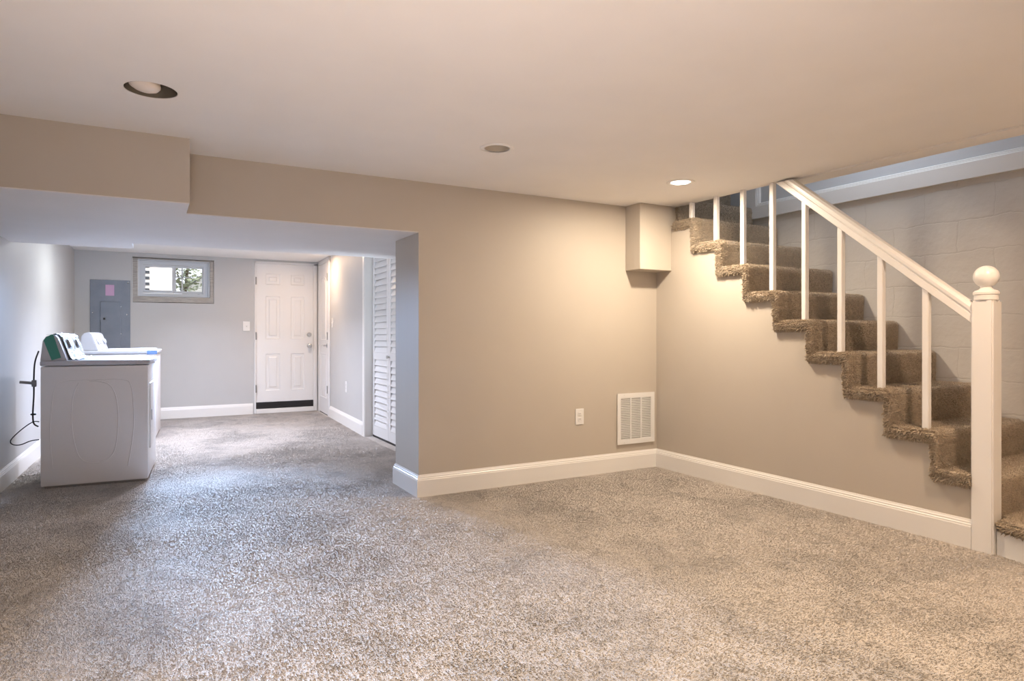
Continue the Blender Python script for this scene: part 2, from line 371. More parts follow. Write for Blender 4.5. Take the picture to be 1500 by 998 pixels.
bm = B(); board(bm, (xl(YF), YF), (1.206, YF), (0, -1), 1, 0); struct('baseboard_far', bm, M_TRIM, 'white baseboard under the window on the far wall', 'baseboard')
bm = B(); board(bm, (xr(8.36), 8.36), (xr(6.64), 6.64), (-1, .043), 0, 0); struct('baseboard_side', bm, M_TRIM, 'white baseboard between the corner door and the louvered closet', 'baseboard')

# upper floor baseboard on the block wall ledge, turning up at its far end
bm = B()
UP = [(0, 0), (.028, 0), (.028, .100), (.024, .106), (.024, .111), (.018, .116), (.018, .122), (.010, .129), (0, .131)]
A = [bm.verts.new((4.45-t, .82, 2.02+hh)) for t, hh in UP]
Bv = [bm.verts.new((4.45-t, 3.845-hh, 2.02+hh)) for t, hh in UP]
Cv = [bm.verts.new((4.45-t, 3.845-hh, 2.75)) for t, hh in UP]
n = len(UP); fs = [bm.faces.new(A), bm.faces.new(Cv[::-1])]
for i in range(n):
    j = (i+1) % n
    fs += [bm.faces.new((A[i], Bv[i], Bv[j], A[j])), bm.faces.new((Bv[i], Cv[i], Cv[j], Bv[j]))]
bmesh.ops.recalc_face_normals(bm, faces=fs)
struct('trim_5', bm, M_TRIM, 'white moulded board along the top of the block wall', 'trim')

# ------------------------------------------------------------------ carpeted stair
def pile(bm, dens, length, want, bend=.5):
    """add carpet tufts (three sided blades) over the faces that want(normal, centre) accepts; want returns a length factor and density factor"""
    bm.faces.ensure_lookup_table(); new = []
    for f in list(bm.faces):
        k = want(f.normal, f.calc_center_median())
        if not k: continue
        vs = [v.co.copy() for v in f.verts]
        for ti in tessellate_polygon([vs]):
            a, b, c = (vs[k_] for k_ in ti); ar = (b-a).cross(c-a).length/2
            cnt = int(ar*dens*k[1]+rng.random())
            if cnt: new.append((a, b-a, c-a, f.normal.copy(), cnt, k[0]))
    for a, u, v, nrm, cnt, kl in new:
        r1 = rng.random(cnt); r2 = rng.random(cnt); fl = r1+r2 > 1; r1[fl] = 1-r1[fl]; r2[fl] = 1-r2[fl]
        t1 = nrm.orthogonal().normalized(); t2 = nrm.cross(t1)
        for i in range(cnt):
            p = a+u*r1[i]+v*r2[i]; ang = rng.random()*2*PI; L = length*kl*(.6+.8*rng.random()); w = L*.30
            q = p+nrm*L+(t1*math.cos(ang*3.7)+t2*math.sin(ang*3.7))*L*bend*(.3+rng.random())-Vector((0, 0, L*.25))
            b_ = [bm.verts.new(p-nrm*.002+(t1*math.cos(ang+k*2.094)+t2*math.sin(ang+k*2.094))*w) for k in range(3)]; tp = bm.verts.new(q)
            for k in range(3): bm.faces.new((b_[k], b_[(k+1) % 3], tp))
stair = empty('staircase', (4.0, 1.6, 0))
tag(stair, 'carpeted staircase with shaggy brown step edges climbing along the block wall', 'stairs')
XO = 3.525; XW = 4.437
def round_poly(pts, which, r, seg=4):
    out = []
    for i, p in enumerate(pts):
        if i not in which: out.append(p); continue
        p = Vector(p); a = (Vector(pts[i-1])-p).normalized(); b = (Vector(pts[(i+1) % len(pts)])-p).normalized()
        for k in range(seg+1):
            t = k/seg; q0 = p+a*r*(1-t); q1 = p+b*r*t; out.append(tuple(q0.lerp(q1, t)))
    return out
def want_step(x0):
    def w(nv, c):
        if nv.x < -.6: return (1.0, 1.0)
        if nv.y < -.35 or nv.z > .35: return (.62, .8) if c.x < 3.60 else (.5, .55)
        if nv.z < -.5 and c.x < 3.6: return (.9, .8)
        return None
    return w
def subdiv_x(bm, cuts):
    for x in cuts: bmesh.ops.bisect_plane(bm, geom=bm.verts[:]+bm.edges[:]+bm.faces[:], plane_co=(x, 0, 0), plane_no=(1, 0, 0))
for n in range(1, 13):
    bm = B(); zt, y0, y1 = Zt(n), Yf(n), Yf(n+1)+.028
    if n == 1:
        prism(bm, [(3.475, 1.368), (XW, 1.368), (XW, 1.632), (3.622, 1.632), (3.622, 1.588), (3.538, 1.588)], XY, zt-.055, zt)
        bmesh.ops.bevel(bm, geom=[e for e in bm.edges if all(v.co.z > zt-.001 or v.co.z < zt-.05 for v in e.verts)], offset=.015, segments=2, affect='EDGES')
    else:
        zb = Zt(n-1)+.001
        L = [(y0, zb), (y0+.03, zb), (y0+.03, zt-.055), (3.768 if n == 10 else y1, zt-.055), (3.768 if n == 10 else y1, zt), (y0-.006, zt), (y0-.006, zt-.045)]
        L = round_poly(L, {5}, .03)
        if n == 2:
            prism(bm, L, YZ, 3.618, XW); prism(bm, rect(1.694, y1, zt-.055, zt), YZ, XO, 3.6179)
        elif n >= 11: prism(bm, L, YZ, 3.612, XW)
        else:
            vs = prism(bm, L, YZ, XO, XW)
            bmesh.ops.bevel(bm, geom=[e for e in bm.edges if all(abs(v.co.x-XO) < 1e-4 for v in e.verts) and e.verts[0].co.z > zt-.03 and e.verts[1].co.z > zt-.03], offset=.014, segments=3, affect='EDGES')
        subdiv_x(bm, [3.60])
    bm.normal_update()
    pile(bm, 42000, .015, want_step(XO))
    obj('step', bm, M_SHAG, stair)
bm = B(); prism(bm, [(3.492, 1.385), (XW, 1.385), (XW, 1.60), (3.622, 1.60), (3.622, 1.588), (3.552, 1.588)], XY, 0, .112)
obj('riser_board', bm, M_TRIM, stair, label='white board closing the bottom step')

# ------------------------------------------------------------------ railing
rail = empty('stair_railing', (3.57, 1.64, 0))
tag(rail, 'white wooden stair railing with ball topped newel post and square balusters', 'railing')
NX0, NX1, NY0, NY1 = 3.525, 3.612, 1.592, 1.690
bm = B(); box(bm, NX0, NX1, NY0, NY1, 0, 1.222)
bmesh.ops.bevel(bm, geom=[e for e in bm.edges if not all(v.co.z < .01 for v in e.verts)], offset=.007, segments=2, affect='EDGES')
newel = obj('newel_post', bm, M_RAIL, rail, True)
bm = B(); r = .054
prof = [(.0, 1.2222), (.046, 1.2222), (.050, 1.226), (.050, 1.248), (.054, 1.252), (.054, 1.262), (.046, 1.270), (.030, 1.276), (.023, 1.284), (.025, 1.292)]
prof += [(r*math.sin(a), 1.338-r*math.cos(a)) for a in np.linspace(.62, PI-.02, 16)]
lathe(bm, prof, ((NX0+NX1)/2, (NY0+NY1)/2, 0)); obj('finial', bm, M_RAIL, newel, True)
sl = math.atan(.806); dv = Vector((0, math.cos(sl), math.sin(sl))); nv = Vector((0, -math.sin(sl), math.cos(sl)))
hp = [(-.020, -.040), (-.026, -.036), (-.026, -.006), (-.022, -.002), (-.022, .003), (-.030, .008), (-.031, .022), (-.022, .036), (-.008, .041)]
hp = hp+[(-a, b) for a, b in hp[::-1]]
RC = Vector((3.572, 1.906, 1.330))
bm = B(); A = []; Bv = []
for u, v in hp:
    base = RC+Vector((u, 0, 0))+nv*v
    t0 = (NY1+.0005-base.y)/dv.y; t1 = (CZ-.012-base.z)/dv.z
    A.append(bm.verts.new(base+dv*t0)); Bv.append(bm.verts.new(base+dv*t1))
n = len(hp); fs = [bm.faces.new(A), bm.faces.new(Bv[::-1])]+[bm.faces.new((A[i], Bv[i], Bv[(i+1) % n], A[(i+1) % n])) for i in range(n)]
bmesh.ops.recalc_face_normals(bm, faces=fs); obj('handrail', bm, M_RAIL, rail)
for n in range(3, 11):
    yc = 1.921+.2415*(n-3); zb = Zt(n)-.004; hw = .0165; xc = 3.572
    def under(y): return RC.z+(y-RC.y)*.806-.040/math.cos(sl)
    bm = B()
    vs = box(bm, xc-hw, xc+hw, yc-hw, yc+hw, zb, zb+1)
    bmesh.ops.bevel(bm, geom=[e for e in bm.edges if abs((e.verts[0].co-e.verts[1].co).z) > .5], offset=.004, segments=1, affect='EDGES')
    for v in bm.verts:
        if v.co.z > zb+.5: v.co.z = min(under(v.co.y)-.0005, CZ-.0005) if n < 7 else CZ-.0005
    obj('baluster', bm, M_RAIL, rail)

# ------------------------------------------------------------------ recessed lights
def lamp(x, y, r, kind, label, power=None, spread=180):
    t = empty('recessed_light', (x, y, CZ)); tag(t, label, 'ceiling light', 'recessed ceiling lights')
    ri = r-.002
    if kind == 'bare':
        bm = B(); lathe(bm, [(ri, CZ+.002), (ri, CZ+.15), (ri-.004, CZ+.15), (ri-.004, CZ+.002)], (x, y, 0), 40, cap=False)
        lathe(bm, [(ri-.004, CZ+.150), (ri-.004, CZ+.146)], (x, y, 0), 40); obj('can', bm, M_CAN, t, True)
        bm = B(); pr = [(.012, .135), (.014, .09), (.030, .075), (.052, .050), (.060, .030), (.060, .022), (.052, .010), (.036, .002), (.016, -.002), (.003, -.003)]
        vs = lathe(bm, pr, (0, 0, 0)); bmesh.ops.rotate(bm, cent=(0, 0, .1), matrix=Matrix.Rotation(.16, 3, 'Y'), verts=vs)
        bmesh.ops.translate(bm, vec=(x-.012, y-.004, CZ-.006), verts=vs); obj('bulb', bm, M_BULB, t, True)
    else:
        bm = B(); lathe(bm, [(ri-.014, CZ-.0005), (r+.008, CZ-.0005), (r+.008, CZ-.004), (r+.002, CZ-.007), (ri-.012, CZ-.005)], (x, y, 0), 40, cap=False)
        obj('trim_ring', bm, M_CEIL, t, True)
        bm = B(); lathe(bm, [(ri-.012, CZ+.001), (ri-.030, CZ+.12), (ri-.033, CZ+.12), (ri-.015, CZ+.001)], (x, y, 0), 40, cap=False)
        lathe(bm, [(ri-.033, CZ+.12), (ri-.033, CZ+.115)], (x, y, 0), 40); obj('baffle', bm, M_BAFF, t, True)
        if kind != 'trim':
            bm = B(); lathe(bm, [(ri-.020, CZ+.010), (ri-.018, CZ+.001), (ri-.026, CZ-.004), (.01, CZ-.008)], (x, y, 0), 40); obj('bulb', bm, M_GLOW, t, True)
            light('lamp_glow', 'AREA', (x, y, CZ-.014), PW[power], .11, target=(x, y, 0), spread=math.radians(spread))
        else:
            bm = B(); lathe(bm, [(.012, CZ+.11), (.040, CZ+.09), (.045, CZ+.075), (.030, CZ+.066), (.004, CZ+.063)], (x, y, 0)); obj('bulb', bm, M_BULB, t, True)
lamp(*CANS[0], 'open recessed light hole with an unlit bulb and no trim, at upper left')
lamp(*CANS[1], 'unlit recessed light with a pale trim ring above the vent wall')
lamp(*CANS[2], 'glowing recessed light near the corner box and the stair', 'can_stair')
lamp(*CANS[3], 'lit recessed light outside the picture, nearest the foot of the stair', 'can_near')
lamp(*CANS[4], 'added fill downlight out of view, over the middle of the near floor', 'fill_mid', 125)  # added unseen downlight that fills the near floor
lamp(*CANS[11], 'added fill downlight out of view, over the near left floor', 'fill_corner', 130)  # added to brighten the left floor, never in view
for c in CANS[5:7]: lamp(*c, 'added fill downlight out of view, over the near end of the room', 'fill_rear', 140)  # pair added behind the camera as fill for the front room
lamp(*CANS[7], 'lit recessed light of the back room, close to the corner door wall', 'can_side')
lamp(*CANS[10], 'lit recessed light of the back room, over the laundry machines', 'can_left')
for c in CANS[8:10]: lamp(*c, 'added fill downlight of the back room, hidden above the soffit', 'fill_back', 128)  # extra downlights put in to fill the back room, out of sight

# ------------------------------------------------------------------ vent, plates
vent = empty('air_vent', (3.333, YB, .20)); tag(vent, 'white louvered return air vent low on the beige wall', 'vent')
V0, V1, H0, H1 = 3.148, 3.518, .203, .597
bm = B(); slab(bm, rect(V0, V1, H0, H1), [rect(V0+.032+i*.104, V0+.032+i*.104+.094, H0+.036, H1-.036) for i in range(3)], XZ, YB-.014, YB-.006)
box(bm, V0+.004, V1-.004, YB-.006, YB-.0005, H0+.004, H0+.012); box(bm, V0+.004, V1-.004, YB-.006, YB-.0005, H1-.012, H1-.004)
box(bm, V0+.004, V0+.012, YB-.006, YB-.0005, H0+.012, H1-.012); box(bm, V1-.012, V1-.004, YB-.006, YB-.0005, H0+.012, H1-.012)
obj('frame', bm, M_PLAST, vent)
for i in range(3):
    bm = B(); a = V0+.032+i*.104; nl = 24
    for k in range(nl):
        z = H0+.040+k*(H1-H0-.078)/(nl-1)
        prism(bm, [(YB-.0135, z-.0045), (YB-.0125, z-.0045), (YB-.002, z+.0045), (YB-.003, z+.0045)], YZ, a, a+.094)
    obj('louvers', bm, M_PLAST, vent)
bm = B(); box(bm, V0+.028, V1-.028, YB-.0018, YB-.0006, H0+.03, H1-.03); obj('duct_opening', bm, mat('vent shadow metal', (.25, .22, .19), .7), vent, label='dark duct behind the louvers')
for z in (H0+.014, H1-.014):
    bm = B(); lathe(bm, [(.005, YB-.0142), (.004, YB-.0165), (.001, YB-.017)], (V0+.07, 0, z), 12, 'Y'); obj('screw', bm, M_PLAST, vent)

def plate(t, w, h, kind):
    """cover plate in the frame of t: faces -Y, centred on t"""
    bm = B(); box(bm, -w/2, w/2, -.006, -.0003, -h/2, h/2, .0025, 2); obj('cover_plate', bm, M_PLAST, t)
    if kind == 'outlet':
        for z in (-.020, .020):
            bm = B(); box(bm, -.0165, .0165, -.0085, -.006, z-.014, z+.014, .002, 2); rc = obj('receptacle', bm, M_PLAST, t)
            bm = B()
            for x in (-.006, .006): box(bm, x-.001, x+.001, -.0088, -.0085, z-.003, z+.007)
            obj('slot', bm, M_DARK, rc, label='dark plug slots')
    else:
        bm = B(); prism(bm, [(-.006, -.011), (-.006, .011), (-.009, .011), (-.018, .004)], lambda u, v, a: (a, u, v), -.0045, .0045); obj('toggle', bm, M_PLAST, t)
o = empty('wall_outlet', (2.800, YB, .443), 0, True); tag(o, 'white wall outlet on the beige wall left of the air vent', 'outlet'); plate(o, .074, .118, 'outlet')
o = empty('light_switch', (1.127, YF, 1.159), 0, True); tag(o, 'white light switch on the far wall left of the entry door', 'light switch'); plate(o, .085, .125, 'switch')
ra = math.atan2(1, .043)  # direction of the side wall
RZ = -(PI/2)+math.atan(-.043) ; RZ = -PI/2-math.atan(.043)
o = empty('light_switch', (xr(8.22), 8.22, 1.197), RZ, True); tag(o, 'white light switch on the side wall beside the corner door', 'light switch'); plate(o, .075, .12, 'switch')
o = empty('wall_outlet', (xr(7.44), 7.44, .45), RZ, True); tag(o, 'white wall outlet on the side wall near the louvered closet', 'outlet'); plate(o, .085, .125, 'outlet')

# ------------------------------------------------------------------ doors
def panel_slab(bm, w, h, t, xs, zs, panels):
    """door slab from x 0..w, front at y=0 facing -Y; panels: list of (ix, iz) cells of the grid that become raised panels"""
    V = [[bm.verts.new((x, 0, z)) for z in zs] for x in xs]; cell = {}
    for i in range(len(xs)-1):
        for j in range(len(zs)-1): cell[(i, j)] = bm.faces.new((V[i][j], V[i+1][j], V[i+1][j+1], V[i][j+1]))
    bm.normal_update()
    for c in panels:
        f = cell[c]
        for th, dp in ((.010, -.009), (.028, 0), (.014, .008)):
            bmesh.ops.inset_individual(bm, faces=[f], thickness=th, depth=dp, use_even_offset=True)
    ed = [e for e in bm.edges if e.is_boundary]
    r = bmesh.ops.extrude_edge_only(bm, edges=ed); nv_ = [g for g in r['geom'] if isinstance(g, bmesh.types.BMVert)]
    for v in nv_: v.co.y = t
    box(bm, 0, w, t, t+.001, zs[0], zs[-1])

# entry door in the far wall
d1 = empty('door_1', (1.245, YF, 0), 0, True); tag(d1, 'white six panel entry door on the far wall', 'door', kind='structure')
bm = B(); w, h0, h1 = .742, .150, 1.994; hh = h1-h0
zs = [h1-f*hh for f in (1, .918, .652, .545, .235, .150, .072, 0)]
panel_slab(bm, w, hh, .04, [f*w for f in (0, .165, .415, .60, .84, 1)], zs, [(1, 1), (3, 1), (1, 3), (3, 3), (1, 5), (3, 5)])
for v in bm.verts: v.co.y += .012
sl1 = obj('slab', bm, M_DOOR, d1)
bm = B(); box(bm, -.0225, -.001, -.010, .07, 0, 2.020, .003, 1); box(bm, w+.001, w+.050, -.010, .07, 0, 2.020, .003, 1); box(bm, -.0225, w+.050, -.010, .07, 1.996, 2.0215, .003, 1)
obj('frame', bm, M_DOOR, d1)
bm = B(); box(bm, 0, w, .006, .05, .062, .146); box(bm, .002, w-.002, .000, .006, .10, .145, .002, 1); box(bm, .002, w-.002, .002, .006, .066, .092, .002, 1); obj('door_sweep', bm, M_BLACK, d1, label='black rubber door sweep')
bm = B(); box(bm, -.001, w+.001, -.030, .06, .0, .060, .006, 2); obj('threshold', bm, M_TRIM, d1)
bm = B(); lathe(bm, [(.031, .0115), (.031, .004), (.014, .000), (.012, -.022), (.024, -.032), (.029, -.044), (.027, -.058), (.014, -.066), (.002, -.067)], (.687, 0, .895), 24, 'Y'); obj('door_knob', bm, M_METAL, d1, True)
bm = B(); lathe(bm, [(.030, .0115), (.030, -.004), (.024, -.012), (.004, -.013)], (.687, 0, 1.048), 24, 'Y'); obj('deadbolt', bm, M_METAL, d1, True)
for z in (.33, 1.03, 1.76):
    bm = B(); lathe(bm, [(.008, z-.05), (.008, z+.05)], (-.0005, -.012, 0), 10); obj('hinge', bm, M_HINGE, d1)

# corner door on the side wall: frame local x runs from the near edge towards the far end ( -x = nearer )
d2 = empty('door_2', (xr(9.03), 9.03, 0), RZ, True); tag(d2, 'white two panel door with arched top panel on the side wall in the corner', 'door', kind='structure')
w2, h2 = .58, 1.985
bm = B(); box(bm, 0, w2, -.012, -.0005, .012, h2, .002, 1)
def ridge(pts, close=True):
    P = [(a, -.0125, b) for a, b in pts]; tube(bm, P+[P[0]], .006, 6, 1)
ax0, ax1 = .105, w2-.105
arch = [(ax0, .98), (ax1, .98), (ax1, 1.72)]+[(ax0+(ax1-ax0)*(.5+.5*math.cos(a)), 1.72+.09*math.sin(a)) for a in np.linspace(.2, PI-.2, 9)]+[(ax0, 1.72)]
low = rect(ax0, ax1, .22, .80)
for pl in (arch, low):
    ridge(pl); cx = sum(p[0] for p in pl)/len(pl); cz = (min(p[1] for p in pl)+max(p[1] for p in pl))/2
    prism(bm, [(cx+(a-cx)*.80, cz+(b-cz)*.90) for a, b in pl], XZ, -.017, -.011)
obj('slab', bm, M_DOOR, d2)
bm = B()
box(bm, -.075, -.002, -.018, -.0005, 0, 2.04, .003, 1); box(bm, w2+.002, w2+.085, -.018, -.0005, 0, 2.04, .003, 1)
box(bm, -.075, w2+.085, -.018, -.0005, h2+.002, 2.045, .003, 1)
obj('casing', bm, M_DOOR, d2)
bm = B(); box(bm, 0, w2, -.008, -.0005, .0, .010); obj('bottom_gap', bm, M_DARK, d2, label='dark gap under the door')
bm = B(); hx, hz = w2-.065, .905
lathe(bm, [(.030, -.0122), (.030, -.018), (.012, -.022), (.010, -.056), (.004, -.058)], (hx, 0, hz), 20, 'Y')
tube(bm, [(hx+.006, -.054, hz), (hx-.05, -.056, hz+.003), (hx-.11, -.052, hz-.002)], .009, 8, 4); obj('lever_handle', bm, M_CHROME, d2, True)
for z in (.34, 1.03, 1.79):
    bm = B(); box(bm, w2-.014, w2+.014, -.026, -.018, z-.05, z+.05, .002, 1); obj('hinge', bm, M_HINGE, d2)

# louvered folding closet doors
XD = 2.022
d3 = empty('door_3', (XD, 6.575, 0)); tag(d3, 'white louvered folding closet doors behind the pier', 'door', kind='structure')
for k, (ya, yb) in enumerate(((6.058, 6.560), (5.54, 6.052))):
    bm = B(); z0, z1, st = .022, 1.99, .055
    box(bm, XD, XD+.03, ya, ya+st, z0, z1, .002, 1); box(bm, XD, XD+.03, yb-st, yb, z0, z1, .002, 1)
    box(bm, XD+.001, XD+.029, ya+st, yb-st, z0, z0+.10); box(bm, XD+.001, XD+.029, ya+st, yb-st, z1-.08, z1); box(bm, XD+.001, XD+.029, ya+st, yb-st, .80, .87)
    for zz0, zz1 in ((z0+.10, .80), (.87, z1-.08)):
        ns = int((zz1-zz0)/.058); p = (zz1-zz0)/ns
        for i in range(ns):
            z = zz0+i*p
            prism(bm, [(XD+.001, z+.002), (XD+.007, z), (XD+.028, z+p*1.12), (XD+.022, z+p*1.14)], lambda u, v, a: (u, a, v), ya+st, yb-st)
    lf = obj('leaf', bm, M_DOOR, d3)
    if k:
        bm = B(); lathe(bm, [(.008, XD-.0005), (.008, XD-.012), (.016, XD-.020), (.015, XD-.028), (.003, XD-.031)], (0, yb-.022, .835), 16, 'X'); obj('knob', bm, M_METAL, lf, True)
bm = B(); box(bm, xr(6.56)-.006, XD+.05, 6.570, 6.584, 0, CZ-.001); box(bm, xr(6.6)-.012, xr(6.6)+.0, 6.584, 6.64, 0, CZ-.001); obj('jamb', bm, M_TRIM, d3)
bm = B(); box(bm, XD+.006, XD+.024, 5.51, 6.568, 0, .0205); obj('gap_shade', bm, M_BLACK, d3, label='black strip standing for the shaded gap under the closet doors')  # shade in the gap under the leaves, built as a black strip

# ------------------------------------------------------------------ window
wn = empty('window_1', (.285, YF, 1.444)); tag(wn, 'small sliding basement window with rough wood framing, high on the far wall', 'window', kind='structure')
X0, X1, Z0, Z1 = -.167, .738, 1.444, 1.998
bm = B(); box(bm, X0+.004, X0+.055, YF-.004, YF+.15, Z0+.004, Z1-.012); box(bm, X1-.046, X1-.006, YF-.003, YF+.15, Z0+.004, Z1-.012)
box(bm, X0+.055, X1-.046, YF-.006, YF+.15, Z0+.006, Z0+.074); box(bm, X0+.055, X1-.046, YF+.001, YF+.15, Z1-.022, Z1-.010)
obj('wood_frame', bm, M_WOOD, wn)
FX0, FX1, FZ0, FZ1 = X0+.058, X1-.049, Z0+.077, Z1-.024
bm = B()
slab(bm, rect(FX0, FX1, FZ0, FZ1), [rect(FX0+.014, FX1-.014, FZ0+.012, FZ1-.012)], XZ, YF+.004, YF+.10)
slab(bm, rect(FX0+.015, FX1-.015, FZ0+.013, FZ1-.013), [rect(FX0+.055, FX1-.075, FZ0+.040, FZ1-.058)], XZ, YF+.035, YF+.10)
obj('vinyl_frame', bm, M_VINYL, wn)
LX0, LX1, RX0, RX1, SZ0, SZ1 = -.055, .288, .288, .622, 1.565, 1.912
P1 = (-.030, .262, 1.600, 1.885); P2 = (.306, .602, 1.597, 1.888)
for nm, (a, b, c, d), (e0, e1), yy in (('sash', P1, (LX0, LX1), YF+.040), ('sash', P2, (RX0, RX1), YF+.060)):
    bm = B(); slab(bm, rect(e0, e1, SZ0, SZ1), [rect(a, b, c, d)], XZ, yy, yy+.018); s = obj(nm, bm, M_VINYL, wn)
    bm = B(); box(bm, a-.004, b+.004, yy+.007, yy+.011, c-.004, d+.004); obj('pane', bm, M_GLASS, s)
    if e0 == RX0:
        bm = B(); box(bm, P2[0]+.062, P2[0]+.078, yy+.003, yy+.006, P2[2], P2[3]); box(bm, P2[0], P2[0]+.21, yy+.003, yy+.006, 1.766, 1.778); obj('muntin', bm, M_VINYL, s)
    else:
        bm = B(); box(bm, a-.022, b+.010, yy-.012, yy, c-.030, c-.010, .003, 1); obj('pull_rail', bm, M_VINYL, s)

# ------------------------------------------------------------------ outside, seen through the window
bm = B(); box(bm, -4, 6, 9.37, 20, 1.1, 1.38); struct('ground', bm, M_SOIL, 'bright yard outside the basement window', 'ground')
hs = empty('neighbor_house', (-1.2, 14.0, 1.38)); tag(hs, 'pale brick house seen through the left window pane', 'house')
bm = B(); box(bm, -3.0, .43, 14.0, 14.3, 1.38, 4.2); obj('wall', bm, M_BRICK, hs)
bm = B()
for k in range(9): prism(bm, [(13.99, 1.75+k*.11), (13.985, 1.75+k*.11), (13.955, 1.80+k*.11), (13.99, 1.805+k*.11)], YZ, -.10, .02)
obj('shutter', bm, M_LOUV, hs, label='dark slatted shutter')
sh = empty('garden_shed', (1.75, 16.5, 1.38)); tag(sh, 'white shed with a sloping roof behind the foliage in the right window pane', 'shed')
bm = B(); prism(bm, [(.80, 1.38), (2.6, 1.38), (2.6, 2.9), (1.7, 2.75), (.80, 2.15)], XZ, 16.5, 17.8); obj('wall', bm, M_TRIM, sh)
bm = B(); prism(bm, [(.70, 2.10), (1.7, 2.76), (1.7, 2.82), (.66, 2.14)], XZ, 16.4, 17.9); obj('roof', bm, M_LOUV, sh)
tre = empty('garden_tree', (.70, 15.2, 1.38)); tag(tre, 'leafy garden tree seen through the right window pane', 'tree')
bm = B(); tube(bm, [(.70, 15.2, 1.38), (.68, 15.2, 1.9), (.73, 15.22, 2.5)], .03, 8, 3); tube(bm, [(.69, 15.2, 1.8), (.58, 15.15, 2.1), (.52, 15.1, 2.35)], .016, 6, 3); obj('trunk', bm, M_BARK, tre)
bm = B()
for i in range(420):
    c = Vector((.66+rng.normal()*.20, 15.15+rng.normal()*.22, 2.22+rng.normal()*.26)); s = .035+.03*rng.random()
    R = Matrix.Rotation(rng.random()*6.3, 3, 'Z') @ Matrix.Rotation(rng.random()*2.5, 3, 'X')
    vs = [bm.verts.new(c+R @ Vector(p)*s) for p in ((-1, 0, 0), (0, -.45, .08), (1, 0, 0), (0, .45, .08))]; bm.faces.new(vs)
obj('foliage', bm, M_LEAF, tre)

